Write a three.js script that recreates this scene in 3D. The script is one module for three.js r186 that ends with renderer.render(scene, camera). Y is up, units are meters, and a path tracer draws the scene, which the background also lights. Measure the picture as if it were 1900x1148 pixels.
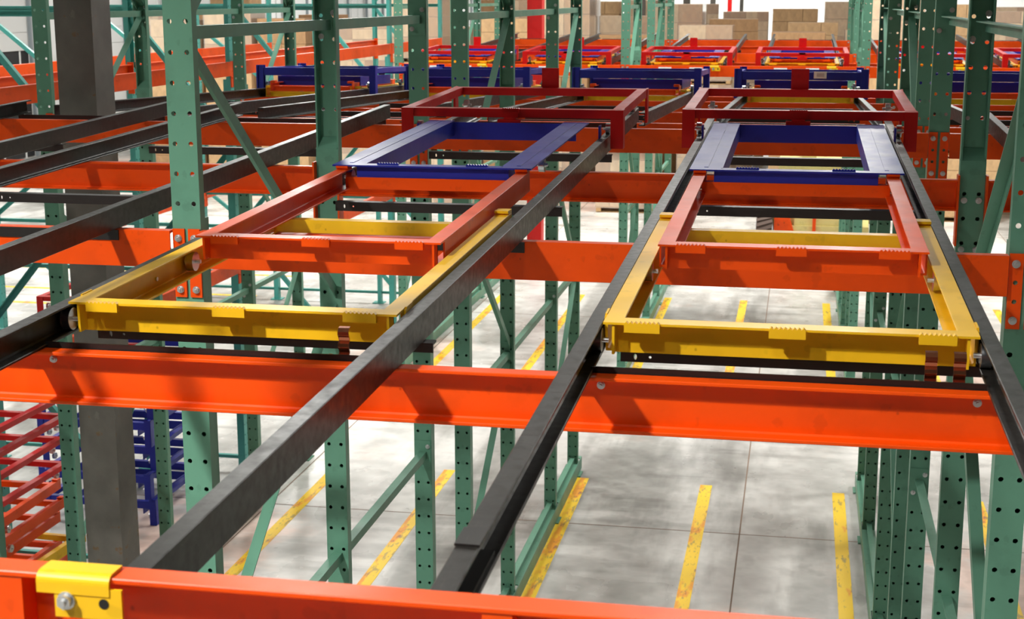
import * as THREE from 'three';
import { mergeGeometries } from 'three/addons/utils/BufferGeometryUtils.js';
import { RectAreaLightUniformsLib } from 'three/addons/lights/RectAreaLightUniformsLib.js';

// ---------------------------------------------------------------- camera, exposure, large lights
const HC = 4.54;                                   // lens height above the warehouse floor
const scene = new THREE.Scene();
scene.background = new THREE.Color(0x000000);
const camera = new THREE.PerspectiveCamera(23.481, 1900 / 1148, 0.1, 400);
camera.position.set(0, HC, 0);
camera.rotation.order = 'YXZ';
camera.rotation.set(-THREE.MathUtils.degToRad(11.852), THREE.MathUtils.degToRad(10.938), -THREE.MathUtils.degToRad(0.056));
camera.focus = 5.0;
camera.userData.fStop = 10;
const renderer = new THREE.WebGLRenderer({ antialias: true });
renderer.toneMapping = THREE.LinearToneMapping;
renderer.toneMappingExposure = 0.84;
renderer.shadowMap.enabled = true;
RectAreaLightUniformsLib.init();
// ceiling lamps: [x, distance from the lens line, width, length, luminance]
// the two reflector lamps over the front aisle throw a cone: [x, distance, candela]
const CONES = [[-4.6, -1.6, 430], [-1.2, -2.2, 45]];
const LAMPS = [[-11, 3.5, 0.7, 1.4, 200], [-11, 13.5, 0.7, 1.4, 230]];
for (const x of [-5.5, -0.5, 5]) LAMPS.push([x, 15.6, 0.7, 1.4, 150]);
for (const x of [-17, -9, 1.5, 11]) LAMPS.push([x, 27, 1.2, 2.4, 150]);
for (const D of [44, 62, 84]) for (const x of [-15, -4.2, 9]) LAMPS.push([x, D, 1.2, 2.4, D < 50 ? 75 : 110]);
for (const x of [-16, -6, 4, 14]) LAMPS.push([x, 106, 1.2, 2.4, 280]);

// ---------------------------------------------------------------- helpers
let seed = 20240611;
const rnd = () => { seed = (seed * 1664525 + 1013904223) >>> 0; return seed / 4294967296; };
const rr = (a, b) => a + (b - a) * rnd();
const used = new Map();
function numbered(n) {
  const k = used.get(n) || 0; used.set(n, k + 1);
  return k ? n + '_' + String(k).padStart(3, '0') : n;
}
function metreUV(g) {                              // texture coordinates in metres, by the way a face points
  const p = g.attributes.position, n = g.attributes.normal, uv = new Float32Array(p.count * 2);
  for (let i = 0; i < p.count; i++) {
    const ax = Math.abs(n.getX(i)), ay = Math.abs(n.getY(i)), az = Math.abs(n.getZ(i));
    const x = p.getX(i), y = p.getY(i), z = p.getZ(i);
    if (ax >= ay && ax >= az) { uv[2 * i] = z; uv[2 * i + 1] = y; }
    else if (ay >= az) { uv[2 * i] = z; uv[2 * i + 1] = x; }
    else { uv[2 * i] = x; uv[2 * i + 1] = y; }
  }
  g.setAttribute('uv', new THREE.BufferAttribute(uv, 2));
  return g;
}
function join(list) {
  const a = (Array.isArray(list) ? list : [list]).map(g => {
    const q = g.index ? g.toNonIndexed() : g.clone();
    for (const k of Object.keys(q.attributes)) if (!['position', 'normal', 'uv'].includes(k)) q.deleteAttribute(k);
    return q;
  });
  const g = metreUV(a.length > 1 ? mergeGeometries(a) : a[0]); g.userData.metre = true; return g;
}
const bx = (x0, x1, y0, y1, z0, z1) => new THREE.BoxGeometry(Math.abs(x1 - x0), Math.abs(y1 - y0), Math.abs(z1 - z0)).translate((x0 + x1) / 2, (y0 + y1) / 2, (z0 + z1) / 2);
function ext(pts, len) {                           // outline in x,y; runs from z = 0 to z = -len
  const s = new THREE.Shape(pts.map(p => new THREE.Vector2(p[0], p[1])));
  return new THREE.ExtrudeGeometry(s, { depth: len, bevelEnabled: false }).translate(0, 0, -len);
}
function chan(h, b, tw, tf, c = 0.0016, r = 0.004) {   // channel outline: web at x = 0, flanges towards +x, y from 0 to h
  return [[c, 0], [b - c, 0], [b, c], [b, tf - c], [b - c, tf], [tw + r, tf], [tw, tf + r], [tw, h - tf - r], [tw + r, h - tf], [b - c, h - tf], [b, h - tf + c], [b, h - c], [b - c, h], [c, h], [0, h - c], [0, c]];
}
function shift(pts, dx, dy, fx = 1) { const q = pts.map(p => [p[0] * fx + dx, p[1] + dy]); return fx < 0 ? q.reverse() : q; }
const cyl = (r, h, n = 16) => new THREE.CylinderGeometry(r, r, h, n);
function mesh(name, geos, m, parent) {
  const o = new THREE.Mesh(geos.isBufferGeometry && geos.userData.metre ? geos : join(geos), m);
  o.name = parent ? name : numbered(name); o.castShadow = o.receiveShadow = true;
  (parent || scene).add(o); return o;
}
const G = geos => join(geos);                      // a shared geometry with metre coordinates
function tag(o, label, category, group) { o.userData.label = label; o.userData.category = category; if (group) o.userData.group = group; return o; }
function thing(name, label, category, group, pos = [0, 0, 0]) {
  const o = new THREE.Group(); o.name = numbered(name); o.position.set(...pos); scene.add(o);
  return tag(o, label, category, group);
}
function dup(src, label, group) {
  const r = src.clone(); r.name = numbered(src.name.replace(/_\d{3}$/, '')); r.userData = { ...src.userData }; scene.add(r);
  if (label) r.userData.label = label;
  if (group) r.userData.group = group;
  return r;
}
function struct(name, geos, m, parent) { const o = mesh(name, geos, m, parent); if (!parent) o.userData.kind = 'structure'; return o; }

// ---------------------------------------------------------------- procedural textures
function lattice(n, sd) { let s = sd >>> 0; const a = new Float32Array(n * n); for (let i = 0; i < n * n; i++) { s = (s * 1664525 + 1013904223) >>> 0; a[i] = s / 4294967296; } return a; }
function fbm(size, cells, oct, sd, ax = 1, ay = 1) {  // tileable value noise in 0..1
  const out = new Float32Array(size * size); let amp = 1, tot = 0;
  for (let o = 0; o < oct; o++) {
    const cx = cells * ax * 2 ** o, cy = cells * ay * 2 ** o, n = Math.max(cx, cy), L = lattice(n, sd + o * 977);
    for (let j = 0; j < size; j++) {
      const fy = j / size * cy, y0 = Math.floor(fy), ty = fy - y0, sy = ty * ty * (3 - 2 * ty);
      for (let i = 0; i < size; i++) {
        const fx = i / size * cx, x0 = Math.floor(fx), tx = fx - x0, sx = tx * tx * (3 - 2 * tx);
        const a = L[(y0 % cy) * n + x0 % cx], b = L[(y0 % cy) * n + (x0 + 1) % cx], c = L[((y0 + 1) % cy) * n + x0 % cx], d = L[((y0 + 1) % cy) * n + (x0 + 1) % cx];
        out[j * size + i] += amp * (a + (b - a) * sx + (c - a) * sy + (a - b - c + d) * sx * sy);
      }
    }
    tot += amp; amp *= 0.55;
  }
  let m = 0, v = 0; for (const x of out) m += x; m /= out.length; for (const x of out) v += (x - m) * (x - m); v = Math.sqrt(v / out.length);
  for (let i = 0; i < out.length; i++) out[i] = Math.max(0, Math.min(1, 0.5 + (out[i] - m) / (v * 4.4)));   // spread to 0..1
  void tot; return out;
}
function tex(size, fn, rep, srgb = true) {
  const d = new Uint8Array(size * size * 4);
  for (let i = 0; i < size * size; i++) { const c = fn(i); for (let k = 0; k < 3; k++) d[4 * i + k] = Math.max(0, Math.min(255, Math.round((Array.isArray(c) ? c[k] : c) * 255))); d[4 * i + 3] = 255; }
  const t = new THREE.DataTexture(d, size, size);
  t.wrapS = t.wrapT = THREE.RepeatWrapping; t.magFilter = THREE.LinearFilter; t.minFilter = THREE.LinearMipmapLinearFilter; t.generateMipmaps = true;
  if (srgb) t.colorSpace = THREE.SRGBColorSpace;
  t.repeat.set(...(Array.isArray(rep) ? rep : [rep, rep])); t.needsUpdate = true; return t;
}
const n1 = fbm(512, 6, 6, 11), n2 = fbm(512, 24, 4, 57), n3 = fbm(512, 4, 5, 91), nS = fbm(512, 4, 6, 133, 1, 16);
const sm = (a, b, x) => { const t = Math.max(0, Math.min(1, (x - a) / (b - a))); return t * t * (3 - 2 * t); };
const paintMap = tex(512, i => 0.985 - 0.05 * sm(0.45, 0.9, n1[i]) - 0.05 * sm(0.82, 0.95, n2[i]) - 0.16 * sm(0.93, 0.97, n2[i] * 0.5 + n1[i] * 0.5), 0.9);
const paintRough = tex(512, i => 0.78 + 0.22 * n1[i], 1.3, false);
const railMap = tex(512, i => 0.68 + 0.08 * n1[i] + 0.26 * sm(0.72, 0.95, n2[i] * 0.3 + nS[i] * 0.7), [1.6, 5]);
const railRough = tex(512, i => 0.72 + 0.28 * n2[i], 2.5, false);

function paint(hex, rough = 0.38, extra = {}) {
  return new THREE.MeshPhysicalMaterial({ color: hex, map: paintMap, roughness: rough, specularIntensity: 0.6, roughnessMap: paintRough, ...extra });
}
const M = {
  green: paint(0x649880, 0.5), orange: paint(0xf04e00, 0.44), yellow: paint(0xf2bd1c, 0.46), blue: paint(0x242f9c, 0.42),
  red: paint(0xc41010, 0.44), teal: paint(0x4fa399, 0.5),
  rail: new THREE.MeshPhysicalMaterial({ color: 0x34312d, map: railMap, roughness: 0.46, roughnessMap: railRough, metalness: 0.2 }),
  tie: new THREE.MeshPhysicalMaterial({ color: 0x2c2826, map: railMap, roughness: 0.45, metalness: 0.1 }),
  zinc: new THREE.MeshStandardMaterial({ color: 0xc9ccd0, metalness: 1, roughness: 0.28 }),
  copper: new THREE.MeshStandardMaterial({ color: 0xc07a5a, metalness: 1, roughness: 0.25 }),
  bolt: new THREE.MeshStandardMaterial({ color: 0xd6d8d8, metalness: 0.85, roughness: 0.35 }),
  white: new THREE.MeshStandardMaterial({ color: 0xe9e9e6, roughness: 0.55 }),
  tire: new THREE.MeshStandardMaterial({ color: 0x5a4a42, roughness: 0.85 }),
  hub: new THREE.MeshStandardMaterial({ color: 0xd9dadd, roughness: 0.4 }),
  cream: paint(0xd8cf8a, 0.45), lampBody: new THREE.MeshStandardMaterial({ color: 0xd8d8d8, roughness: 0.5 }),
  lens: new THREE.MeshStandardMaterial({ color: 0xffffff, emissive: 0xffffff, emissiveIntensity: 1.2 }),
  black: new THREE.MeshStandardMaterial({ color: 0x1c1d20, roughness: 0.6 }),
  pipe: new THREE.MeshStandardMaterial({ color: 0x8e979c, roughness: 0.5 }),
  door: new THREE.MeshStandardMaterial({ color: 0xe2e4e3, roughness: 0.55 }),
};
{ // building column steel: grey primer with rust freckles and pale scuffs
  const t = tex(512, i => { const r = sm(0.80, 0.88, n2[i] * 0.6 + n1[i] * 0.4), s = sm(0.80, 0.92, n3[i] * 0.6 + n2[i] * 0.4); const b = 0.80 + 0.2 * n1[i]; return [b + s * 0.35 + r * 0.15, b + s * 0.35 - r * 0.12, b + s * 0.33 - r * 0.3]; }, 0.8);
  M.column = new THREE.MeshStandardMaterial({ color: 0x6b665f, map: t, roughness: 0.55 });
  M.redColumn = new THREE.MeshStandardMaterial({ color: 0xd40404, map: paintMap, roughness: 0.45 });
}
{ // polished concrete with tyre smears, cloudy patches and orange dust
  const N = 1024, a = fbm(N, 3, 7, 301), b = fbm(N, 9, 6, 411), c = fbm(N, 2, 7, 523, 1, 6), d = fbm(N, 48, 3, 617), e = fbm(N, 3, 6, 719, 6, 1);
  const t = tex(N, i => {
    const base = 0.81 + 0.20 * (a[i] - 0.5) + 0.19 * (b[i] - 0.5) + 0.08 * (d[i] - 0.5) - 0.16 * sm(0.5, 0.9, c[i]) - 0.11 * sm(0.55, 0.9, e[i]) - 0.12 * sm(0.70, 0.95, b[i] * 0.65 + d[i] * 0.35);
    const rd = 0.16 * sm(0.6, 0.85, a[(i + 77777) % (N * N)]) * sm(0.4, 0.8, b[i]);
    return [base + rd * 0.25, base - 0.004 - rd * 0.35, base - 0.022 - rd * 0.55];
  }, 1 / 7);
  const r = tex(N, i => 0.6 + 0.4 * sm(0.2, 0.8, b[i] * 0.6 + c[i] * 0.4), 1 / 7, false);
  M.floor = new THREE.MeshPhysicalMaterial({ color: 0xffffff, map: t, roughness: 0.42, roughnessMap: r, specularIntensity: 0.5 });
  const y = tex(512, i => { const w = sm(0.58, 0.9, n2[i] * 0.6 + n1[i] * 0.4), o = sm(0.6, 0.9, n3[i]); return [0.97 - 0.26 * w - 0.05 * o, 0.80 - 0.20 * w - 0.20 * o, 0.08 + 0.20 * w]; }, [0.7, 2.2]);
  M.stripe = new THREE.MeshStandardMaterial({ color: 0xffffff, map: y, roughness: 0.5 });
  M.joint = new THREE.MeshStandardMaterial({ color: 0x8a7565, roughness: 0.9 });
  M.wall = new THREE.MeshStandardMaterial({ color: 0xeceeed, roughness: 0.7 });
  M.ceiling = new THREE.MeshStandardMaterial({ color: 0x8d8e8c, roughness: 0.8 });
  const cb = tex(256, i => { const k = 0.88 + 0.12 * n1[(i * 2) % (512 * 512)]; return [k, k * 0.98, k * 0.96]; }, 2);
  M.carton = [0xc7a67c, 0xb99468, 0xd2b78f, 0xae8a63].map(h => new THREE.MeshStandardMaterial({ color: h, map: cb, roughness: 0.75 }));
  M.wood = new THREE.MeshStandardMaterial({ color: 0xc2a173, map: cb, roughness: 0.8 });
  M.wrap = new THREE.MeshPhysicalMaterial({ color: 0xffffff, roughness: 0.12, transmission: 0.93, thickness: 0, side: THREE.DoubleSide });
}

// ---------------------------------------------------------------- the building
struct('floor', bx(-30, 36, -0.25, 0, 30, -118), M.floor);
struct('ceiling', bx(-30, 36, 11.6, 11.85, 30, -118), M.ceiling);
struct('wall_back', bx(-30, 36, 0, 11.6, -118, -118.25), M.wall);
struct('wall_front', bx(-30, 36, 0, 11.6, 30.25, 30), M.ceiling);
struct('wall_right', bx(36, 36.25, 0, 11.6, 30, -118), M.ceiling);
{ // left wall of upright ribbed panels, each rib its own piece
  const w = struct('wall_left', bx(-22.3, -22, 0, 11.6, 30, -118), M.wall);
  const rib = G(bx(-22, -21.94, 0, 11.6, 0.04, -0.04));
  for (let D = 24; D < 120; D += 1.2) { const p = mesh('panel_rib', rib, M.wall, w); p.position.z = -D; }
}
for (const x of [-0.385, 3.9, -4.65]) struct('floor_joint', bx(x - 0.006, x + 0.006, 0, 0.0012, 8, -60), M.joint);
for (const D of [3.7, 12.33, 20.95, 29.6]) struct('floor_joint', bx(-20, 20, 0, 0.0012, -D + 0.006, -D - 0.006), M.joint);
{ // painted lane lines
  const sw = ['nearest the grey column', 'under the two empty lanes', 'along the floor guard between the bays', 'midway between the two cart lanes', 'beside the posts beyond the carts', 'under the first lane beyond the carts', 'outermost beyond the carts'];
  const lane = (x, D0, D1, n, w = 0.112) => tag(mesh('floor_stripe', bx(x - w / 2, x + w / 2, 0.0, 0.0025, -D0, -D1), M.stripe), `yellow floor stripe under the ${D0 < 10 ? 'middle rack' : 'rack across the aisle'}, ${sw[n]}`, 'floor marking', D0 < 10 ? 'stripes under the middle rack' : 'stripes across the aisle');
  [-4.36, -3.25, -1.93, -0.75, 0.475, 1.72, 3.2].forEach((x, n) => lane(x, 8.9, 13.6, n));
  [-4.45, -3.25, -1.9, -0.75, 0.48, 1.72, 2.95].forEach((x, n) => lane(x, 17.5, 22.55, n));
  for (const D of [20.4, 21.5, 23.2, 24.9]) tag(mesh('floor_stripe', bx(-14.5, -8.2, 0, 0.0025, -D + 0.05, -D - 0.05), M.stripe), 'pale yellow painted stripe on the floor before the dock doors, running across', 'floor marking', 'dock stripes');
}
{ // building columns, square steel tubes down one line
  const colG = G([bx(-0.122, 0.122, 0.02, 11.6, 0, -0.25), bx(-0.2, 0.2, 0, 0.02, 0.075, -0.325)]);
  [8.45, 24.2, 40, 55.7, 71.4, 87.1, 103].forEach((D, i) => {
    const red = i === 1 || i === 5;
    const o = tag(mesh('building_column', colG, red ? M.redColumn : M.column), i === 0 ? 'thick grey steel building column with rust freckles between the two near racks' : red ? (i === 1 ? 'red painted building column behind the rack across the aisle' : 'distant thin red building column above the stacked cartons') : 'distant grey building column rising behind the stacked cartons', 'column', i > 1 && !red ? 'distant grey columns' : undefined);
    o.position.set(-4.32 + i * 0.02, 0, -D);
  });
}
// ceiling lamps
{
  const proto = {};
  for (const [x, D, w, l, L] of LAMPS) {
    const k = w + '_' + l;
    if (!proto[k]) proto[k] = [G([bx(-w / 2 - 0.04, w / 2 + 0.04, 0.02, 0.12, l / 2 + 0.04, -l / 2 - 0.04)]), G(bx(-w / 2, w / 2, 0, 0.02, l / 2, -l / 2)), G(bx(-0.01, 0.01, 0.12, 2.0, 0.01, -0.01))];
    const t = thing('high_bay_lamp', 'white flat ceiling lamp hanging high above the racks', 'lamp', 'ceiling lamps', [x, 9.6, -D]);
    mesh('housing', proto[k][0], M.lampBody, t); mesh('lens', proto[k][1], M.lens, t); for (const e of [-1, 1]) mesh('hanger', proto[k][2], M.pipe, t).position.z = e * l / 3;
    const a = new THREE.RectAreaLight(0xfffdf8, L, w, l); a.rotation.x = -Math.PI / 2; a.position.y = -0.02; a.castShadow = true; t.add(a);
  }
}

{
  const shade = G(new THREE.LatheGeometry([[0.06, 0.3], [0.1, 0.28], [0.2, 0.1], [0.26, 0.0], [0.25, 0.0], [0.19, 0.1], [0.09, 0.27], [0.06, 0.29]].map(p => new THREE.Vector2(...p)), 28)), bulb = G(cyl(0.17, 0.02, 24).translate(0, 0.1, 0)), rod = G(cyl(0.012, 1.7, 8).translate(0, 1.15, 0));
  for (const [x, D, cd] of CONES) {
    const t = thing('reflector_lamp', 'round reflector lamp hanging above the front aisle', 'lamp', 'reflector lamps', [x, 9.6, -D]);
    mesh('reflector', shade, M.lampBody, t); mesh('bulb', bulb, M.lens, t); mesh('rod', rod, M.pipe, t);
    const a = new THREE.SpotLight(0xfffdf8, cd, 0, THREE.MathUtils.degToRad(60.5), 0.30, 2); a.position.y = -0.02; a.target.position.set(0, -5, 0); a.shadow.radius = 9; a.castShadow = true; t.add(a); t.add(a.target);
  }
}

// ---------------------------------------------------------------- rack hardware
const PITCH = 2.74, LINE0 = -2.0442, lineX = k => LINE0 + k * PITCH;
const POST_H = 6.1, HOLE0 = HC - 0.078 - 43 * 0.1016;
const webCell = (() => {                            // half a row of the web: one drilled hole in a small plate
  const sh = new THREE.Shape([[-0.0254, -0.0508], [0.0254, -0.0508], [0.0254, 0.0508], [-0.0254, 0.0508]].map(p => new THREE.Vector2(...p)));
  const p = new THREE.Path(); for (let i = 0; i < 10; i++) { const a = -i * Math.PI / 5; i ? p.lineTo(0.0032 + 0.0087 * Math.cos(a), 0.0087 * Math.sin(a)) : p.moveTo(0.0119, 0); } sh.holes.push(p);
  return new THREE.ExtrudeGeometry(sh, { depth: 0.0055, bevelEnabled: false }).translate(0, 0, -0.0055);
})();
const webCellL = webCell.clone().rotateY(Math.PI).translate(0, 0, -0.0055);
function webPlate(h0, h1) {                        // perforated web, front face at z = 0
  const out = []; let lo = null, hi = null;
  for (let k = 0; ; k++) {
    const y = HOLE0 + k * 0.1016; if (y + 0.0508 > h1) break; if (y - 0.0508 < h0) continue;
    out.push(webCellL.clone().translate(-0.0254, y, 0), webCell.clone().translate(0.0254, y, 0)); if (lo === null) lo = y - 0.0508; hi = y + 0.0508;
  }
  if (lo - h0 > 0.002) out.push(bx(-0.0508, 0.0508, h0, lo, 0, -0.0055));
  if (h1 - hi > 0.002) out.push(bx(-0.0508, 0.0508, hi, h1, 0, -0.0055));
  return join(out);
}
const CAP = HC - 0.655;
const WEB = webPlate(0.012, POST_H), LOWPLATE = webPlate(0.012, CAP), HIGHWEB = webPlate(CAP + 0.02, POST_H);
const flanges = (z0, z1, y1 = POST_H, t = 0.0075) => [bx(-0.0508, -0.0508 + t, 0.012, y1, z0, z1), bx(0.0508 - t, 0.0508, 0.012, y1, z0, z1)];
const capSlope = (() => { // sloping piece that closes the boxed lower part
  const g = ext([[0, CAP - 0.004], [0.047, CAP - 0.004], [0.047, CAP + 0.002], [0.004, CAP + 0.05], [0, CAP + 0.05]], 0.0866);
  return g.rotateY(-Math.PI / 2).translate(-0.0433, 0, 0);
})();
const POST = {
  front: G([WEB, ...flanges(-0.0055, -0.041), ...flanges(-0.041, -0.070, HC - 0.74), bx(-0.0508, 0.0508, 0.012, HC - 0.74, -0.066, -0.0715)]),
  back: G([HIGHWEB, bx(-0.0508, 0.0508, 0.012, CAP + 0.02, 0, -0.0055), ...flanges(0, 0.042), LOWPLATE.clone().translate(0, 0, 0.0475), capSlope.clone()]),
};
const FOOT = G([bx(-0.085, 0.085, 0, 0.012, 0.07, -0.1)]);
const hexBolt = G([cyl(0.013, 0.003, 14).rotateX(Math.PI / 2).translate(0, 0, 0.0015), cyl(0.0105, 0.008, 6).rotateX(Math.PI / 2).translate(0, 0, 0.007), cyl(0.005, 0.006, 8).rotateX(Math.PI / 2).translate(0, 0, 0.0135)]);
const GUSSET = G(bx(-0.046, 0.046, -0.085, 0.085, 0, -0.004));
function angleBar(a, b, leg = 0.042, t = 0.0055, side = 1) {   // an L bar from point a to point b (local y,z plane members)
  const A = new THREE.Vector3(...a), B = new THREE.Vector3(...b), d = B.clone().sub(A), L = d.length();
  const pts = [[-leg / 2, -leg / 2], [leg / 2, -leg / 2], [leg / 2, -leg / 2 + t], [-leg / 2 + t, -leg / 2 + t], [-leg / 2 + t, leg / 2], [-leg / 2, leg / 2]];
  const P = side > 0 ? pts.map(p => [-p[0], -p[1]]) : pts.map(p => [p[0], -p[1]]).reverse();
  const g = ext(P, L);
  const m = new THREE.Matrix4().lookAt(A, B, new THREE.Vector3(0, 1, 0)); m.setPosition(A);
  return g.applyMatrix4(m);
}
const NODE = [HC - 0.117 + 0, HC - 2.555], MID = [HC - 1.336, HC - 3.77];
// posts: list of [distance, 'front'|'back']; struts join neighbours; braces [i, j, nodeAt] zigzag between post i and j with the nodes on post nodeAt
function uprightFrame(label, group, x, D0, posts, struts, braces, turn = 0, atZ, gm = M.green) {
  const t = thing('upright_frame', label, 'rack upright', group, atZ || [x, 0, -D0]);
  t.rotation.y = turn;
  for (const [d, kind, node] of posts) {             // node: '' bare, 'b' two bolts, 'p' lapped plate with two bolts
    const p = mesh('post', POST[kind], gm, t); p.position.z = -d;
    const f = mesh('foot_plate', FOOT, gm, t); f.position.z = -d + (kind === 'back' ? 0.02 : -0.02);
    if (node) for (const y of NODE) {
      const zf = kind === 'front' ? 0.0 : 0.0;
      if (node === 'p') { const gz = mesh('gusset_plate', GUSSET, gm, t); gz.position.set(0, y, -d + 0.0042); }
      for (const s of [-1, 1]) { const b = mesh('bolt', hexBolt, M.bolt, t); b.position.set(s * 0.0286, y + s * 0.0508, -d + zf + (node === 'p' ? 0.0042 : 0)); }
    }
  }
  const inner = (i, far) => { const [d, k] = posts[i]; return far ? -d - (k === 'front' ? 0.02 : -0.002) : -d + (k === 'front' ? 0.004 : 0.02); };
  for (const [i, j] of struts) for (const y of [NODE[0], NODE[1], 0.16])
    mesh('strut', [angleBar([0, y, inner(i, true)], [0, y, inner(j, false)], 0.044)], gm, t);
  for (const [i, j, at] of braces) {
    const zi = inner(i, true), zj = inner(j, false), zn = at === i ? zi : zj, zm = at === i ? zj : zi;
    const seg = [[zn, NODE[0] - 0.03, zm, MID[0] + 0.02], [zm, MID[0] - 0.02, zn, NODE[1] + 0.05], [zn, NODE[1] - 0.05, zm, MID[1] + 0.02], [zn, NODE[0] + 0.04, zm, MID[0] + 2.42]];
    for (const [za, ya, zb, yb] of seg) mesh('diagonal_brace', [angleBar([0.004, ya, za], [0.004, yb, zb], 0.046)], gm, t);
  }
  return t;
}

// ---------------------------------------------------------------- rack definitions
const RAIL_H = 0.0762, HALF = 0.46, LANE = 0.6625;
const RACKS = {
  near: { d: [1.86, 3.22, 4.728, 6.337, 7.898], front: 1.84, back: 8.22, y: D => -0.8427 + 0.03 * D, dir: 1 },
  mid: { d: [8.908, 10.43, 12.33, 13.7], front: 13.66, back: 8.56, y: D => -0.66 - 0.03 * (D - 8.9), dir: -1 },
  far: { d: [17.57, 18.86, 20.52, 22.05, 23.57], front: 17.57, back: 23.95, y: D => -0.76 + 0.03 * (D - 17.5), dir: 1 },
};
const rackWord = { near: 'near rack', mid: 'middle rack', far: 'rack across the aisle' };
const lineWord = { '-1': 'beside the grey column', '0': 'between empty and filled lanes', '1': 'beyond the coloured carts', '2': 'at the outer end' };
for (const [rk, R] of Object.entries(RACKS)) for (const k of [-1, 0, 1, 2]) {
  const x = lineX(k), D = R.d;
  const mk = (posts, st, br, what) => uprightFrame(`green perforated ${what} of the ${rackWord[rk]}, ${lineWord[k]}`, undefined, x, posts[0][0], posts.map(([d, kd, nd]) => [d - posts[0][0], kd, nd]), st, br);
  if (rk === 'near') { mk([[D[0], 'front', ''], [D[1], 'back', '']], [[0, 1]], [[0, 1, 0]], 'front upright frame'); mk([[D[2], 'front', ''], [D[3], 'back', 'b'], [D[4], 'front', 'p']], [[0, 1], [1, 2]], [[0, 1, 0]], 'rear upright frame'); }
  if (rk === 'mid') mk([[D[0], 'front', ''], [D[1], 'back', 'b'], [D[2], 'front', 'p'], [D[3], 'back', '']], [[0, 1], [1, 2], [2, 3]], [[0, 1, 1], [2, 3, 3]], 'upright frame');
  if (rk === 'far') { mk([[D[0], 'front', ''], [D[1], 'back', 'b']], [[0, 1]], [[0, 1, 1]], 'front upright frame'); mk([[D[2], 'front', ''], [D[3], 'back', 'b'], [D[4], 'front', 'p']], [[0, 1], [1, 2]], [[0, 1, 1]], 'rear upright frame'); }
}

// cross beams: 5 inch channels, web to the aisle ('flat') or flanges to the aisle ('open')
const BL = PITCH - 0.105;
const beamBody = {
  flat: G(ext(chan(0.127, 0.0445, 0.006, 0.0085), BL).rotateY(Math.PI / 2).translate(BL / 2, -0.127, 0)),                    // web at z = 0, flanges to -z
  open: G(ext(shift(chan(0.127, 0.0445, 0.006, 0.0085), 0, 0, -1), BL).rotateY(Math.PI / 2).translate(BL / 2, -0.127, 0)),   // web at z = 0, flanges to +z
};
function holedPlate(x0, x1, y0, y1, t, holes) {       // flat plate with drilled holes or slots, front face at z = 0
  const s = new THREE.Shape([[x0, y0], [x1, y0], [x1, y1], [x0, y1]].map(p => new THREE.Vector2(...p)));
  for (const [x, y, rx, ry] of holes) { const p = new THREE.Path(); for (let i = 0; i < 10; i++) { const a = -i * Math.PI / 5; i ? p.lineTo(x + rx * Math.cos(a), y + ry * Math.sin(a)) : p.moveTo(x + rx, y); } s.holes.push(p); }
  return new THREE.ExtrudeGeometry(s, { depth: t, bevelEnabled: false }).translate(0, 0, -t);
}
const plateHoles = [[0, -0.086, 0.0075, 0.0075], [0, -0.146, 0.0075, 0.0075]];
const frontPlate = G([holedPlate(-0.021, 0.021, -0.232, 0.005, 0.007, plateHoles), bx(0.014, 0.021, -0.232, 0.005, -0.007, -0.05)]);
const frontPlateL = G([holedPlate(-0.021, 0.021, -0.232, 0.005, 0.007, plateHoles), bx(-0.021, -0.014, -0.232, 0.005, -0.007, -0.05)]);
const sidePlate = G([bx(-0.004, 0.004, -0.27, 0.02, 0.055, -0.005)]);
function crossBeam(label, group, k, D, top, kind, plates, face) {   // face: distance of the post face that carries the bolts
  const t = thing('cross_beam', label, 'rack beam', group, [lineX(k) + PITCH / 2, HC + top, -D]);
  mesh('channel', beamBody[kind], M.orange, t);
  for (const s of [-1, 1]) {
    if (plates === 'front') {
      const p = mesh('end_plate', s < 0 ? frontPlate : frontPlateL, M.orange, t); p.position.set(s * (PITCH / 2 - 0.0275), 0, -0.018);
      for (const y of [-0.027, -0.205]) { const b = mesh('bolt', hexBolt, M.bolt, t); b.position.set(s * (PITCH / 2 - 0.0286), y, -0.018); }
    } else {
      const p = mesh('end_plate', sidePlate, M.orange, t); p.position.set(s * (PITCH / 2 - 0.056), 0, 0);
      if (face) for (const y of [-0.085, -0.288]) { const b = mesh('bolt', hexBolt, M.bolt, t); b.position.set(s * (PITCH / 2 - 0.0286), y, D - face); }
    }
  }
  return t;
}
const bayWord = { '-1': 'bay beside the grey column', '0': 'bay of the coloured carts', '1': 'bay beyond the coloured carts' };
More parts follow.
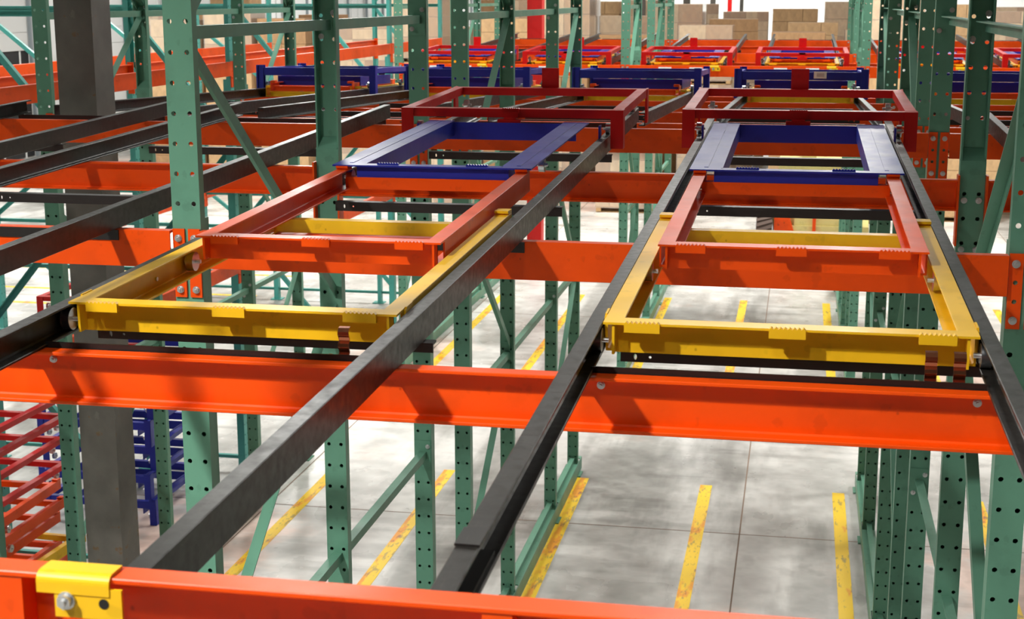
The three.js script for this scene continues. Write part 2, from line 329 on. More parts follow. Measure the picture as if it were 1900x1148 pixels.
for (const k of [-1, 0, 1]) {
  const N = RACKS.near, b = D => N.y(D) - RAIL_H;
  crossBeam(`orange front edge beam of the near rack, ${bayWord[k]}`, undefined, k, 1.80, -0.768, 'open', 'side');
  crossBeam(`orange channel beam, second from the near rack front edge, ${bayWord[k]}`, undefined, k, 3.212, -0.824, 'open', 'side');
  crossBeam(`orange flat beam, third from the near rack front edge, ${bayWord[k]}`, undefined, k, 4.702, b(4.70), 'flat', 'front');
  crossBeam(`orange channel beam, fourth from the near rack front edge, ${bayWord[k]}`, undefined, k, 6.31, b(6.28), 'open', 'side', 6.2895);
  crossBeam(`orange rearmost flat beam of the near rack, ${bayWord[k]}`, undefined, k, 7.872, b(7.88), 'flat', 'front');
  const Q = RACKS.mid, q = D => Q.y(D) - RAIL_H;
  [[8.882, 'flat', 'front'], [10.40, 'open', 'side'], [12.304, 'flat', 'front'], [13.67, 'open', 'side']].forEach(([D, kd, pl], i) => crossBeam(`orange beam ${['at the back', 'second from the back', 'third from the back', 'at the aisle edge'][i]} of the middle rack, ${bayWord[k]}`, undefined, k, D, q(D), kd, pl));
  const F = RACKS.far, f = D => F.y(D) - RAIL_H;
  [[17.545, 'flat', 'front'], [18.83, 'open', 'side'], [20.494, 'flat', 'front'], [22.02, 'open', 'side'], [23.545, 'flat', 'front']].forEach(([D, kd, pl], i) => crossBeam(`orange ${['labelled front', 'second', 'third', 'fourth', 'rearmost'][i]} beam of the rack across the aisle, ${bayWord[k]}`, undefined, k, D, i === 0 ? F.y(17.5) - 0.02 : f(D), kd, pl));
}
{ // extra details of the near front beam: stiffener plates
  const st = G([bx(-0.02, 0.02, -0.125, -0.009, 0.003, 0.042)]);
  const host = scene.children.find(o => o.userData.label && o.userData.label.startsWith('orange front edge beam') && o.userData.label.includes('bay of the'));
  for (const x of [-1.045, -1.66, -0.36, 0.28]) { const p = mesh('stiffener', st, M.orange, host); p.position.x = x - (lineX(0) + PITCH / 2); }
}

// ---------------------------------------------------------------- lanes: rails, ties, carts
function onLane(o, rk, lx, D, up = 0, sideways = 0) {   // stand o on the sloping lane surface (rail top) at distance D
  const R = RACKS[rk], a = Math.atan(0.03);
  o.rotation.order = 'YXZ';
  o.position.set(lx + (R.dir > 0 ? sideways : -sideways), HC + R.y(D) + up, -D);
  o.rotation.set(a, R.dir > 0 ? 0 : Math.PI, 0);
  return o;
}
const railLen = rk => Math.abs(RACKS[rk].back - RACKS[rk].front) * Math.sqrt(1 + 0.03 * 0.03);
const railGeo = {}, plateGeo = G([bx(0, 0.04, -0.088, 0.003, 0, -0.006)]);
for (const rk of ['near', 'mid', 'far']) {
  const L = railLen(rk), c = chan(RAIL_H, 0.0365, 0.0048, 0.0069);
  railGeo[rk] = [G(ext(shift(c, -HALF, -RAIL_H), L)), G(ext(shift(c, HALF, -RAIL_H, -1), L))];
}
const laneX = (k, s) => lineX(k) + PITCH / 2 + s * LANE;
const ordLane = (k, s) => ['first', 'second', 'third', 'fourth', 'fifth', 'sixth'][(k + 1) * 2 + (s > 0 ? 1 : 0)] + ' lane from the grey column';
const laneWord = (k, s) => k === 0 ? (s < 0 ? 'the cart lane nearer the grey column' : 'the cart lane away from the grey column') : k < 0 ? (s < 0 ? 'the empty lane nearest the grey column' : 'the empty lane next to the carts') : (s < 0 ? 'the first lane beyond the carts' : 'the outermost lane beyond the carts');
for (const rk of ['near', 'mid', 'far']) for (const k of [-1, 0, 1]) for (const s of [-1, 1]) for (const side of [0, 1]) {
  const nm = rk === 'near';
  const lab = nm ? `black near rack rail, ${side ? 'far side' : 'column side'} of ${laneWord(k, s)}` : `black rail ${side ? 'beyond' : 'before'} the ${ordLane(k, s)}, ${rackWord[rk]}`;
  const t = thing('lane_rail', lab, 'rail', nm ? undefined : `lane rails of the ${rackWord[rk]}`);
  mesh('channel', railGeo[rk][side], M.rail, t);
  if (nm && k === 0 && s > 0 && !side) mesh('splice_plate', G([bx(-HALF - 0.001, -HALF + 0.037, 0, 0.004, -0.16, -0.225), bx(-HALF + 0.006, -HALF + 0.03, -0.07, -0.062, -0.05, -0.3)]), M.tie, t);
  onLane(t, rk, laneX(k, s), RACKS[rk].front);
}
// ties under the rails
const tieAngle = (x0, x1, h) => G([holedPlate(x0, x1, -h, -0.001, 0.005, [[x0 + 0.035, -h / 2, 0.004, 0.0078], [x0 + 0.07, -h / 2, 0.0035, 0.0035]]), bx(x0, x1, -0.006, -0.001, -0.005, -0.035)]);
const TIE = tieAngle(-0.385, 0.485, 0.036), TIEF = tieAngle(-0.385, 0.485, 0.025);
const tieWord = { 3.40: 'under the yellow cart', 5.38: 'under the orange cart', 6.84: 'under the blue cart' }, tieEmpty = { 3.40: 'first', 5.38: 'second', 6.84: 'third' };
const BACKBAR = G([bx(-0.43, 0.43, -0.112, -0.0645, 0, -0.005)]), FACEBAR = G([bx(-0.455, 0.47, -0.113, -0.083, 0, -0.005), bx(-0.455, 0.47, -0.083, -0.078, 0, -0.012)]), ENDBAR = G([bx(-0.46, 0.46, -0.135, -0.0765, 0, -0.005)]);
for (const rk of ['near', 'mid', 'far']) for (const k of [-1, 0, 1]) for (const s of [-1, 1]) {
  const list = rk === 'near' ? [3.40, 5.38, 6.84] : rk === 'mid' ? [9.15, 9.9, 11.3, 12.9] : [19.2, 21.2, 23.75];
  for (const D of list) {
    const t = tag(mesh('tie_bar', D === 3.40 ? TIEF : TIE, M.tie), rk === 'near' ? (k === 0 ? `black tie bar ${tieWord[D]} in ${laneWord(k, s)}` : `${tieEmpty[D]} black tie bar under ${laneWord(k, s)}`) : `black tie bar of the ${rackWord[rk]}, ${ordLane(k, s)}`, 'tie bar', rk === 'near' ? undefined : `ties of the ${rackWord[rk]}`);
    onLane(t, rk, laneX(k, s), D === 5.38 && k === 0 && s > 0 ? 5.48 : D, -RAIL_H);
  }
  if (rk === 'near') {
    onLane(tag(mesh('tie_bar', BACKBAR, M.tie), `flat black bar behind the second beam, in ${laneWord(k, s)}`, 'tie bar'), rk, laneX(k, s), 3.2135);
    onLane(tag(mesh('tie_bar', FACEBAR, M.tie), `black bar on the third orange beam, in ${laneWord(k, s)}`, 'tie bar'), rk, laneX(k, s), 4.694);
    onLane(tag(mesh('tie_bar', ENDBAR, M.tie), `black bar across the rail ends of ${laneWord(k, s)}`, 'tie bar'), rk, laneX(k, s), 8.12);
  }
}
{ // bolts on the face of the second beam that hold the flat bar
  for (const s of [-1, 1]) for (const e of [-1, 1]) {
    const b = tag(mesh('beam_bolt', hexBolt, M.bolt), 'zinc hex bolt in the web of the second orange beam, beside a lane rail', 'bolt', 'bolts in the second beam');
    b.position.set(laneX(0, s) + e * 0.405, HC - 0.824 - 0.026, -3.206); b.scale.setScalar(0.72);
  }
}

// wheels and grips shared by the carts
const wheelGeo = G([cyl(0.028, 0.02, 22).rotateZ(Math.PI / 2), cyl(0.0285, 0.004, 22).rotateZ(Math.PI / 2).translate(0.011, 0, 0)]);
const axleGeo = G([cyl(0.011, 0.006, 6).rotateZ(Math.PI / 2).translate(0.015, 0, 0), cyl(0.006, 0.05, 10).rotateZ(Math.PI / 2)]);
function grip(w = 0.082, h = 0.02) {               // saw toothed grip strip, hangs on the lip of a cross bar
  const p = [[-w / 2, 0], [-w / 2 - 0.006, 0.006 - h * 0 - h], [-w / 2 + 0.004, -h], [w / 2, -h], [w / 2, 0]];
  const q = [[-w / 2, -h], [w / 2, -h], [w / 2, 0.001]]; const n = 8;
  for (let i = 0; i < n; i++) { const a = w / 2 - (i + 0.5) * w / n, b = w / 2 - (i + 1) * w / n; q.push([a, 0.0055], [b, 0.001]); }
  void p; return ext(q, 0.014).translate(0, 0, 0.008);
}
const GRIP = G(grip());
function wheels(t, half, y, zs, m = M.zinc) {
  for (const s of [-1, 1]) for (const z of zs) {
    const w = mesh('wheel', wheelGeo, m, t); w.position.set(s * half, y, z); if (s < 0) w.rotation.y = Math.PI;
    mesh('axle_bolt', axleGeo, M.bolt, w);
  }
}
function channelCart(color, half, top, L, opt = {}) {   // nesting cart: two inward channels, lipped front bar, rear bar
  const h = opt.h || 0.081, m = color, t = new THREE.Group();
  const c = chan(h, opt.fl || 0.045, 0.005, 0.0055, 0.001, 0.003);
  mesh('side_channel', G(ext(shift(c, -half, top - h), L - 0.05).translate(0, 0, -0.05)), m, t);
  mesh('side_channel', G(ext(shift(c, half, top - h, -1), L - 0.05).translate(0, 0, -0.05)), m, t);
  mesh('front_bar', G([bx(-half, half, top - 0.0055, top, 0, -0.05), bx(-half + 0.02, half - 0.02, top - h, top - 0.0055, -0.042, -0.048),
    bx(-half + 0.02, -half + 0.026, top - h * 0.95, top - 0.0055, -0.004, -0.048), bx(half - 0.026, half - 0.02, top - h * 0.95, top - 0.0055, -0.004, -0.048)]), m, t);
  mesh('rear_bar', G([bx(-half + 0.03, half - 0.03, top - h, top - h + 0.044, -L + 0.04, -L + 0.034), bx(-half + 0.03, half - 0.03, top - h + 0.039, top - h + 0.044, -L + 0.034, -L)]), m, t);
  for (const x of [-half + 0.09, 0, half - 0.09]) { const g = mesh('grip_tab', GRIP, m, t); g.position.set(x, top - 0.001, 0); }
  for (const s of [-1, 1]) mesh('end_stop', G([bx(s * half, s * (half - 0.045), top, top + 0.012, -L + 0.05, -L), bx(s * half, s * (half - 0.045), top + 0.006, top + 0.014, -L + 0.06, -L + 0.035)]), m, t);
  if (opt.block) for (const s of [-1, 1]) mesh('corner_block', G([bx(s * half, s * (half + 0.005), top - 0.06, top - 0.003, -0.065, -0.13), bx(s * half, s * (half + 0.005), top - 0.003, top + 0.002, -0.075, -0.13)]), m, t);
  wheels(t, half + (opt.wx || 0.016), opt.wy, [-0.032, -0.5]);
  return t;
}
function flangeCart(color) {                        // cart with wide flat side plates
  const half = 0.378, top = 0.070, L = 1.52, fl = 0.118, h = 0.068, m = color, t = new THREE.Group();
  for (const s of [-1, 1]) mesh('side_plate', G([bx(s * half, s * (half - fl), top - 0.006, top, -0.03, -L), bx(s * (half - fl), s * (half - fl + 0.006), top - h, top - 0.006, -0.03, -L), bx(s * (half - 0.05), s * (half - 0.065), top, top + 0.0015, -0.06, -L + 0.03)]), m, t);
  mesh('front_bar', G([bx(-half, half, top - 0.006, top, 0.0, -0.03), bx(-half + fl - 0.005, half - fl + 0.005, top - 0.006, top, -0.03, -0.05), bx(-half + fl - 0.03, half - fl + 0.03, top - 0.09, top - 0.006, -0.022, -0.028)]), m, t);
  mesh('rear_bar', G([bx(-half + 0.06, half - 0.06, top - 0.086, top - 0.006, -L + 0.02, -L + 0.012)]), m, t);
  for (const s of [-1, 1]) mesh('wheel_bracket', G(bx(s * (half + 0.055), s * (half + 0.047), top - 0.075, top - 0.012, -L + 0.04, -L - 0.01)), m, t);
  for (const x of [-0.17, 0.17]) { const g = mesh('grip_tab', GRIP, m, t); g.position.set(x, top + 0.003, -0.03); }
  wheels(t, half - fl + 0.07, 0.0135, [-0.075, -0.5]);
  return t;
}
function topCart(color, opt = {}) {                 // outermost cart: tube frame on four drop legs astride the rails
  const half = 0.526, top = opt.top || 0.122, L = 1.13, leg = opt.leg || 0.178, m = color, t = new THREE.Group();
  const tube = 0.05, th = opt.th || 0.04, rise = opt.rise || 0.001;
  mesh('front_bar', G(bx(-half, half, top - th, top, 0, -tube)), m, t);
  mesh('rear_bar', G(bx(-half, half, top - th, top, -L + tube, -L)), m, t);
  for (const s of [-1, 1]) {
    mesh('side_tube', G([bx(s * half, s * (half - tube), top - 0.04, top + 0.001, -tube, -L + tube)]), m, t);
    for (const z of [0.006, -L + 0.05]) mesh('drop_leg', G([bx(s * (half + 0.004), s * (half - 0.008), top - leg, top + rise, z, z - 0.07), bx(s * (half + 0.004), s * (half - 0.055), top - leg, top + rise, z + 0.0005, z - 0.006)].slice(0, z > 0 || opt.rise ? 2 : 1)), m, t);
  }
  if (opt.rise) {                                    // deep inner plate under the end bars
    mesh('inner_plate', G([bx(-0.37, 0.37, top - 0.15, top - th - 0.004, -L + 0.085, -L + 0.075), bx(-0.37, -0.36, top - 0.15, top - th - 0.004, -L + 0.085, -0.1), bx(0.36, 0.37, top - 0.15, top - th - 0.004, -L + 0.085, -0.1)]), m, t);
    mesh('rear_leg_face', G([-1, 1].map(s => bx(s * (half + 0.004), s * (half - 0.055), top - leg, top + rise, -L - 0.001, -L - 0.007))), m, t);
  } else {
    const tab = mesh('centre_bracket', G([bx(-0.035, 0.035, top - th, top + 0.003, 0.008, 0), bx(-0.03, 0.03, top - th - 0.004, top - th, 0.045, -0.02), bx(-0.055, 0.055, top - 0.079, top - 0.05, 0.052, 0.045), bx(-0.055, 0.055, top - 0.05, top - 0.045, 0.052, 0.0)]), m, t);
    const g = mesh('grip_tab', GRIP, m, tab); g.position.set(0, top + 0.001, 0.0);
  }
  if (opt.flag) mesh('flag_plate', G([bx(-0.046, 0.046, top - th, top + 0.105, -L + 0.01, -L)]), m, t);
  wheels(t, 0.452, 0.029, [-0.06, -L + 0.06]);
  return t;
}
const proto = {
  yellow: channelCart(M.yellow, 0.418, 0.010, 1.43, { wy: -0.0408, block: true }),
  orange: channelCart(M.orange, 0.363, 0.052, 1.40, { wy: -0.031, wx: 0.026, h: 0.074 }),
  blue: flangeCart(M.blue),
  red: topCart(M.red, { flag: true }),
  blueTop: topCart(M.blue, { top: 0.172, leg: 0.215, th: 0.066, rise: 0.022 }),
  redPlain: topCart(M.red),
};
function cart(kind, rk, lx, D, label, group) {
  const t = proto[kind].clone(); t.name = numbered('push_back_cart'); scene.add(t);
  tag(t, label, 'cart', group); return onLane(t, rk, lx, D);
}
const lw = s => s < 0 ? 'lane nearer the grey column' : 'lane away from the grey column';
for (const [s, dy, dor, db, dr] of [[-1, 3.32, 3.99, 5.335, 6.90], [1, 3.33, 4.065, 5.405, 6.98]]) {
  const x = laneX(0, s);
  cart('yellow', 'near', x, dy, `yellow lowest cart with saw toothed grips, near rack ${lw(s)}`);
  cart('orange', 'near', x, dor, `orange cart riding inside the yellow cart, near rack ${lw(s)}`);
  cart('blue', 'near', x, db, `blue cart with wide flat side plates, near rack ${lw(s)}`);
  cart('red', 'near', x, dr, `dark red topmost cart on drop legs, near rack ${lw(s)}`);
}
for (const k of [-1, 0, 1]) for (const s of [-1, 1]) {
  const x = laneX(k, s);
  const L = ordLane(k, s);
  cart('yellow', 'mid', x, 13.62, `yellow lowest nested cart of the middle rack, ${L}`, 'yellow carts of the middle rack');
  cart('orange', 'mid', x, 13.55, `orange nested cart of the middle rack, ${L}`, 'orange carts of the middle rack');
  cart('blueTop', 'mid', x, 13.42, `blue topmost cart of the middle rack, ${L}`, 'blue carts of the middle rack');
  cart('yellow', 'far', x, 17.60, `yellow lowest cart of the rack across the aisle, ${L}`, 'yellow carts across the aisle');
  cart('orange', 'far', x, 17.62, `orange nested cart of the rack across the aisle, ${L}`, 'orange carts across the aisle');
  cart('blue', 'far', x, 17.64, `blue nested cart of the rack across the aisle, ${L}`, 'blue carts across the aisle');
  cart('red', 'far', x, 17.66, `bright red topmost cart of the rack across the aisle, ${L}`, 'red carts across the aisle');
}

// yellow stop clips on the front beams
{
  const clip = new THREE.Group();
  // rounded hook over the lip: outline in depth (x, towards the aisle) and height
  const arc = (r, a0, a1) => Array.from({ length: 7 }, (_, i) => { const a = a0 + (a1 - a0) * i / 6; return [0.038 + r * Math.cos(a), -0.009 + r * Math.sin(a)]; });
  const p2 = [[0.008, 0.001], [0.008, 0.005], ...arc(0.014, Math.PI / 2, 0), [0.052, -0.024], [0.0465, -0.024], ...arc(0.0095, 0, Math.PI / 2)];
  mesh('hook', G(ext(p2.reverse(), 0.106).rotateY(-Math.PI / 2).translate(-0.061, 0, 0)), M.yellow, clip);
  mesh('tail_plate', G(bx(-0.036, 0.062, -0.058, -0.014, 0.0505, 0.0455)), M.yellow, clip);
  const b = mesh('bolt', hexBolt, M.bolt, clip); b.position.set(-0.018, -0.033, 0.0505);
  mesh('bolt_hole', G(cyl(0.0075, 0.001, 16).rotateX(Math.PI / 2).translate(0.036, -0.035, 0.0506)), M.tie, clip);
  for (const s of [-1, 1]) {
    const c = clip.clone(); c.name = numbered('cart_stop_clip'); scene.add(c); tag(c, `yellow bolted stop clip on the near front beam, ${lw(s)}`, 'stop clip');
    c.position.set(laneX(0, s) + 0.40, HC - 0.768, -1.80);
  }
  for (const k of [-1, 0, 1]) for (const s of [-1, 1]) {
    const c = clip.clone(); c.name = numbered('cart_stop_clip'); scene.add(c); tag(c, `small yellow stop clip of the rack across the aisle, ${ordLane(k, s)}`, 'stop clip', 'stop clips across the aisle');
    c.position.set(laneX(k, s) + 0.34, HC + RACKS.far.y(17.5) - 0.02, -17.545); 
  }
  // white rack labels with printed bars
  const cv = document.createElement('canvas'); cv.width = 256; cv.height = 96; const g = cv.getContext('2d');
  g.fillStyle = '#f4f4f0'; g.fillRect(0, 0, 256, 96); g.fillStyle = '#5a5a58';
  for (let i = 0; i < 30; i++) g.fillRect(60 + i * 5, 22, 1 + (i * 7 % 3), 50);
  const tx = new THREE.CanvasTexture(cv); tx.colorSpace = THREE.SRGBColorSpace;
  const lm = new THREE.MeshStandardMaterial({ map: tx, roughness: 0.6 });
  for (const k of [-1, 0, 1]) for (const s of [-1, 1]) for (const dx of [-0.24, 0.12]) {
    const o = new THREE.Mesh(new THREE.BoxGeometry(0.15, 0.065, 0.003), lm); o.name = numbered('rack_label'); o.castShadow = o.receiveShadow = true; scene.add(o);
    tag(o, `white barcode label across the aisle, ${ordLane(k, s)}, ${dx > 0 ? 'beside clip' : 'far from clip'}`, 'label', 'barcode labels across the aisle');
    o.position.set(laneX(k, s) + dx, HC + RACKS.far.y(17.5) - 0.02 - 0.052, -17.5432);
  }
  const o = new THREE.Mesh(new THREE.BoxGeometry(0.1, 0.055, 0.003), lm); o.name = numbered('rack_label'); o.castShadow = o.receiveShadow = true; scene.add(o);
  tag(o, 'small white paper label stuck on the blue crossbar of the middle rack', 'label'); o.position.set(laneX(0, 1) + 0.15, HC + RACKS.mid.y(12.29) + 0.178 - 0.03, -12.2885);
}
// copper spring strips behind the front yellow bars
{
  const strip = (() => { const path = [[-0.006, 0.006], [0.004, 0.004], [0.012, -0.004], [0.013, -0.012], [0.004, -0.018], [0.003, -0.026], [0.011, -0.032], [0.013, -0.04], [0.005, -0.046], [0.004, -0.054], [0.012, -0.06], [0.026, -0.064]]; return G(ext([...path, ...path.slice().reverse().map(p => [p[0] + 0.0022, p[1] + 0.0018])], 0.026).rotateY(-Math.PI / 2)); })();
  for (const [x, n] of [[laneX(0, -1) + 0.30, 1], [laneX(0, 1) + 0.295, 1], [laneX(0, 1) + 0.355, 1]]) {
    void n;
    const t = thing('copper_spring_strip', x < -0.5 ? 'small bent copper spring strip under the yellow cart nearer the grey column' : 'small bent copper spring strip under the yellow cart away from the grey column', 'spring strip', x < -0.5 ? undefined : 'copper strips');
    const a = mesh('strip', strip, M.copper, t); a.position.set(0, 0, 0);
    const b = mesh('bolt', G([cyl(0.006, 0.012, 6).translate(0, 0.006, 0)]), M.bolt, t); b.position.set(-0.016, -0.066, 0.022);
    t.position.set(x, HC + RACKS.near.y(3.25) - 0.012, -3.245);
  }
}

// ---------------------------------------------------------------- floor guards along the rack lines
{
  const guard = (a, b, gaps) => { const q = [bx(0.056, 0.063, 0.02, 0.14, -a, -b)]; let z = a; for (const p of [...gaps, b + 0.1]) { if (p - 0.1 > z) q.push(bx(-0.05, 0.056, 0.132, 0.14, -z, -(p - 0.1)), ext([[-0.05, 0.132], [0.0, 0.132], [0.0, 0.14], [-0.05, 0.14]].map(([u, v]) => [u * 0.5, v + u * 0.1]), 0.01).translate(0, 0, -z)); z = p + 0.1; } return G(q); };
  const g = guard(10.3, 13.85, [10.43, 12.36, 13.68]), h = guard(17.4, 23.7, [17.6, 18.84, 20.55, 22.03, 23.6]);
  for (const k of [-1, 0, 1]) for (const gg of [g, h]) {
    const o = tag(mesh('floor_guard', gg, M.green), gg === g ? 'green steel guard channel on the floor along the posts of the middle rack' : 'green steel guard channel on the floor along the posts of the rack across the aisle', 'guard', gg === g ? 'guards of the middle rack' : 'guards across the aisle');
    o.position.x = lineX(k); if (k === 1) o.rotation.z = 0; if (k === 1) o.scale.x = -1;
  }
}

// ---------------------------------------------------------------- rack block standing crosswise beyond the grey column
const SL = [4.92, 7.66, 10.4, 13.14, 15.88, 18.62, 21.36];
const ordn = ['first', 'second', 'third', 'fourth', 'fifth', 'sixth', 'seventh', 'eighth'];
for (const D of SL) uprightFrame(`${ordn[SL.indexOf(D)]} teal upright frame of the crosswise rack, counted from the front aisle`, 'crosswise rack frames', 0, 0, [[0, 'front', ''], [1.02, 'back', ''], [2.6, 'front', ''], [4.1, 'back', '']], [[0, 1], [1, 2], [2, 3]], [[0, 1, 1], [2, 3, 3]], Math.PI / 2, [-4.985 - 0.18, 0, -D], M.teal);
for (let i = 0; i < SL.length - 1; i++) for (const [dx, kd, dy] of [[0.018, 'flat', 0], [-1.0, 'open', -0.03], [-2.58, 'flat', -0.08]]) for (const lev of [-0.58, -2.42]) {
  if (lev < -1 && dx === -1.0) continue;
  const t = thing('cross_beam', lev > -1 ? 'orange beam on the upper level of the crosswise rack behind the grey column' : 'orange beam on the lower level of the crosswise rack behind the grey column', 'rack beam', lev > -1 ? 'crosswise rack upper beams' : 'crosswise rack lower beams');
  t.position.set(-5.165 + dx, HC + lev + dy, -(SL[i] + SL[i + 1]) / 2); t.rotation.y = Math.PI / 2;
  mesh('channel', beamBody[kd], M.orange, t);
  for (const s of [-1, 1]) { const p = mesh('end_plate', kd === 'flat' ? (s < 0 ? frontPlate : frontPlateL) : sidePlate, M.orange, t); p.position.set(s * (kd === 'flat' ? PITCH / 2 - 0.0275 : PITCH / 2 - 0.056), 0, kd === 'flat' ? -0.008 : 0); }
}

// ---------------------------------------------------------------- spare carts piled on the floor
{
  const pile = (kind, x, y, D, turn, label, group) => { const t = proto[kind].clone(); t.name = numbered('spare_cart'); scene.add(t); tag(t, label, 'cart', group); t.position.set(x, y, -D); t.rotation.y = turn; return t; };
  let y = 0.062;
  for (let i = 0; i < 3; i++) { pile('orange', -5.92 + rr(-0.04, 0.04), y, 8.84 + rr(-0.04, 0.04), rr(-0.03, 0.03), `${ordn[i]} orange spare cart from the floor in the pile beside the grey column`, 'orange spare carts'); y += 0.129; }
  pile('yellow', -5.84, y + 0.008, 8.76, -0.05, 'yellow spare cart in the middle of the floor pile beside the grey column'); y += 0.094;
  for (let i = 0; i < 3; i++) { pile('orange', -5.92 + rr(-0.04, 0.04), y, 8.84 + rr(-0.04, 0.04), rr(-0.03, 0.03), `${ordn[i]} orange spare cart above the yellow one in the floor pile`, 'upper orange spare carts'); y += 0.129; }
  for (let i = 0; i < 4; i++) { pile('redPlain', -5.94 + rr(-0.04, 0.04), y + 0.004, 8.98 + rr(-0.05, 0.05), rr(-0.03, 0.03), `${ordn[i]} dark red spare cart above the orange ones in the floor pile`, 'red spare carts'); y += 0.187; }
  pile('blue', -5.98, y + 0.04, 8.72, 0.03, 'blue flat plate spare cart lying on top of the floor pile');
  y = 0.045;
  for (let i = 0; i < 6; i++) { pile('blueTop', -5.95 + rr(-0.03, 0.03), y, 11.6 + rr(-0.04, 0.04), rr(-0.02, 0.02), `${ordn[i]} blue spare cart from the floor in the pile behind the grey column`, 'blue spare carts'); y += 0.24; }
  y += 0.03;
  for (let i = 0; i < 3; i++) { pile('redPlain', -5.95 + rr(-0.05, 0.05), y, 11.6 + rr(-0.05, 0.05), rr(-0.03, 0.03), `${ordn[i]} red spare cart on top of the blue pile behind the grey column`, 'red spare carts on the blue pile'); y += 0.187; }
}
// ---------------------------------------------------------------- dock doors in the left wall
for (let i = 0; i < 12; i++) {
  const D = 30.9 + i * 6.2, open = i === 1, b0 = open ? 3.05 : 0.02, n = open ? 3 : 9, d = struct(`door_${i + 1}`, bx(-21.99, -21.93, b0, b0 + n * 0.515, -D, -D - 3), M.door);
  for (let k = 0; k < n; k++) mesh('door_panel', bx(-21.93, -21.9, b0 + 0.008 + k * 0.515, b0 + 0.507 + k * 0.515, -D - 0.03, -D - 2.97), M.door, d);
  for (const e of [0, 3]) mesh('door_track', bx(-21.9, -21.8, 0, 6.5, -D - e + 0.05, -D - e - 0.05), M.pipe, d);
  if (open) mesh('opening', bx(-21.99, -21.95, 0.02, b0, -D, -D - 3), M.black, d);
}
{ // red alarm discs over yellow boxes on the left wall
  for (const D of [58.7, 101]) {
    const t = thing('wall_reel', 'red round reel above a yellow box on the white dock wall', 'reel', 'wall reels', [-21.5, 0, -D]);
    mesh('post', G(bx(-0.05, 0.05, 0, 2.6, 0.05, -0.05)), M.pipe, t);
    mesh('disc', G(cyl(0.27, 0.14, 24).rotateX(Math.PI / 2).translate(0, 2.3, 0.12)), M.redColumn, t);
    mesh('box', G(bx(-0.27, 0.27, 1.62, 1.98, 0.22, 0)), M.yellow, t);
  }
}

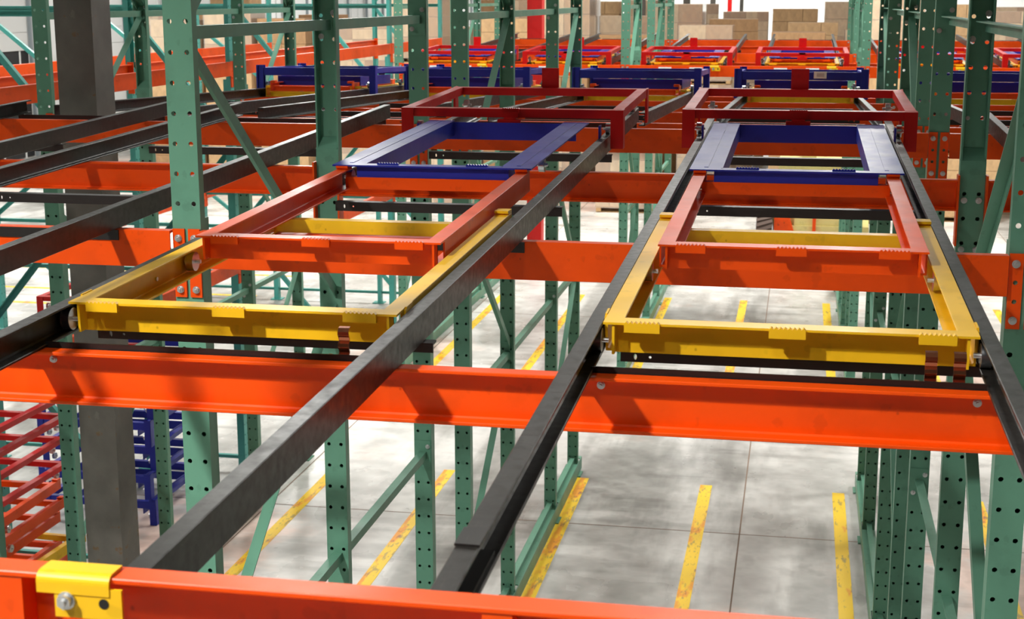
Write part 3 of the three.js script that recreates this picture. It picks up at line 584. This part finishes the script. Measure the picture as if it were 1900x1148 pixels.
// ---------------------------------------------------------------- stacked pallet loads at the back
{
  const slat = G(bx(-0.6, 0.6, 0, 0.02, 0.05, -0.05)), block = G(bx(-0.05, 0.05, 0, 0.09, 0.5, -0.5));
  function load(nx, ny, nz, hc, mi, wrap) {
    const t = new THREE.Group();
    for (let i = 0; i < 5; i++) { const p = mesh('deck_board', slat, M.wood, t); p.position.set(0, 0.11, -0.45 + i * 0.225); }
    for (const x of [-0.54, 0, 0.54]) { const p = mesh('stringer', block, M.wood, t); p.position.set(x, 0.02, 0); }
    for (const z of [-0.4, 0, 0.4]) { const p = mesh('bottom_board', slat, M.wood, t); p.position.set(0, 0, z); }
    const cg = G(bx(-0.594 / nx, 0.594 / nx, 0.004, hc - 0.004, 0.496 / nz, -0.496 / nz));
    for (let j = 0; j < ny; j++) for (let i = 0; i < nx; i++) for (let k = 0; k < nz; k++) {
      if (j < ny - 1 && nz > 1 && k > 0 && k < nz - 1) continue;
      const c = mesh('carton', cg, M.carton[(mi + (rnd() < 0.25 ? 1 : 0)) % 4], t); c.position.set(-0.6 + 1.2 * (i + 0.5) / nx + rr(-0.006, 0.006), 0.13 + j * hc, -0.5 + (k + 0.5) / nz + rr(-0.006, 0.006));
    }
    const H = 0.13 + ny * hc;
    if (wrap) mesh('stretch_wrap', G([bx(-0.612, -0.611, 0.1, H, 0.512, -0.512), bx(0.611, 0.612, 0.1, H, 0.512, -0.512), bx(-0.612, 0.612, 0.1, H, 0.512, 0.511), bx(-0.612, 0.612, 0.1, H, -0.511, -0.512)]), M.wrap, t);
    t.userData.H = H; return t;
  }
  const kinds = [load(3, 4, 2, 0.335, 0, false), load(2, 3, 2, 0.45, 1, true), load(4, 5, 3, 0.255, 2, true), load(2, 4, 2, 0.32, 3, false), load(1, 2, 1, 0.62, 0, false), load(3, 3, 2, 0.44, 2, true)];
  const kl = ['brown cartons', 'large cartons in clear wrap', 'small cartons in clear wrap', 'dark brown cartons', 'two big crates', 'pale cartons in clear wrap'];
  const rows = [[32, -9, 12], [35, -15, 14], [38.2, -17, 16], [42, -19, 20]];
  const gaps = [0.22, 0.35, 0.6];
  rows.forEach(([D, x0, x1], ri) => {
    for (let x = x0; x < x1; x += 1.28 + (rnd() < 0.2 ? rr(0.3, 1.1) : 0.06)) {
      let y = 0; const nMax = ri === 0 && rnd() < 0.5 ? 2 : 3, tall = rr(0.84, 1.07);
      if (ri === 0 && rnd() < 0.3) continue;
      for (let n = 0; n < nMax; n++) {
        const i = Math.floor(rnd() * 6), t = kinds[i].clone(); t.name = numbered('pallet_load'); scene.add(t);
        const lv = n === nMax - 1 ? 'topmost of its stack' : n ? 'mid stack' : 'lowest of its stack';
        tag(t, `pallet of ${kl[i]}, ${lv}, at the back`, 'pallet load', `pallets of ${kl[i]}, ${lv}`);
        t.position.set(x + rr(-0.03, 0.03), y, -D + rr(-0.1, 0.1)); t.rotation.y = rr(-0.03, 0.03); t.scale.y = tall; y += kinds[i].userData.H * tall + 0.001;
      }
    }
  });
  for (const k of kinds) k.userData = {};
  void gaps;
}

// ---------------------------------------------------------------- boom lift parked behind the far rack
{
  const t = thing('boom_lift', 'cream and orange wheeled boom lift parked on the floor beyond the far rack', 'lift', undefined, [0.15, 0, -27.2]);
  mesh('chassis', G([bx(-0.55, 1.15, 0.28, 0.55, 0.45, -0.9), bx(-0.2, 0.95, 0.55, 0.85, 0.42, -0.8), bx(-0.62, -0.1, 0.55, 0.95, 0.3, -0.7)]), M.cream, t);
  mesh('turntable', G([bx(-0.5, 1.0, 1.0, 1.65, 0.35, -0.9), bx(0.2, 0.9, 0.85, 1.0, 0.2, -0.7)]), M.cream, t);
  mesh('guard_frame', G([bx(0.12, 0.18, 0.2, 0.85, 0.55, 0.48), bx(0.82, 0.88, 0.2, 0.85, 0.55, 0.48), bx(0.12, 0.88, 0.2, 0.27, 0.55, 0.48), bx(0.12, 0.88, 0.79, 0.85, 0.55, 0.48)]), M.orange, t);
  mesh('axle_arm', G([ext([[-0.55, 0.3], [-0.15, 0.3], [-0.3, 0.75], [-0.55, 0.8]], 0.2).translate(0, 0, 0.5)]), M.orange, t);
  mesh('boom', G([bx(-0.1, 0.15, 1.65, 1.9, 0.2, -3.2)]), M.cream, t);
  for (const [x, z] of [[-0.72, 0.35], [-0.72, -0.9], [1.25, 0.35], [1.25, -0.9]]) {
    const w = mesh('wheel', G([cyl(0.36, 0.28, 28).rotateZ(Math.PI / 2)]), M.tire, t); w.position.set(x, 0.36, z);
    const tread = []; for (let i = 0; i < 22; i++) { const a = i / 22 * Math.PI * 2; tread.push(bx(-0.14, 0.14, 0.35, 0.385, 0.03, -0.03).rotateY(0.35).rotateX(a)); }
    mesh('tread', G(tread), M.tire, w); mesh('rim', G([cyl(0.24, 0.3, 24).rotateZ(Math.PI / 2)]), M.hub, w);
  }
}

renderer.render(scene, camera);
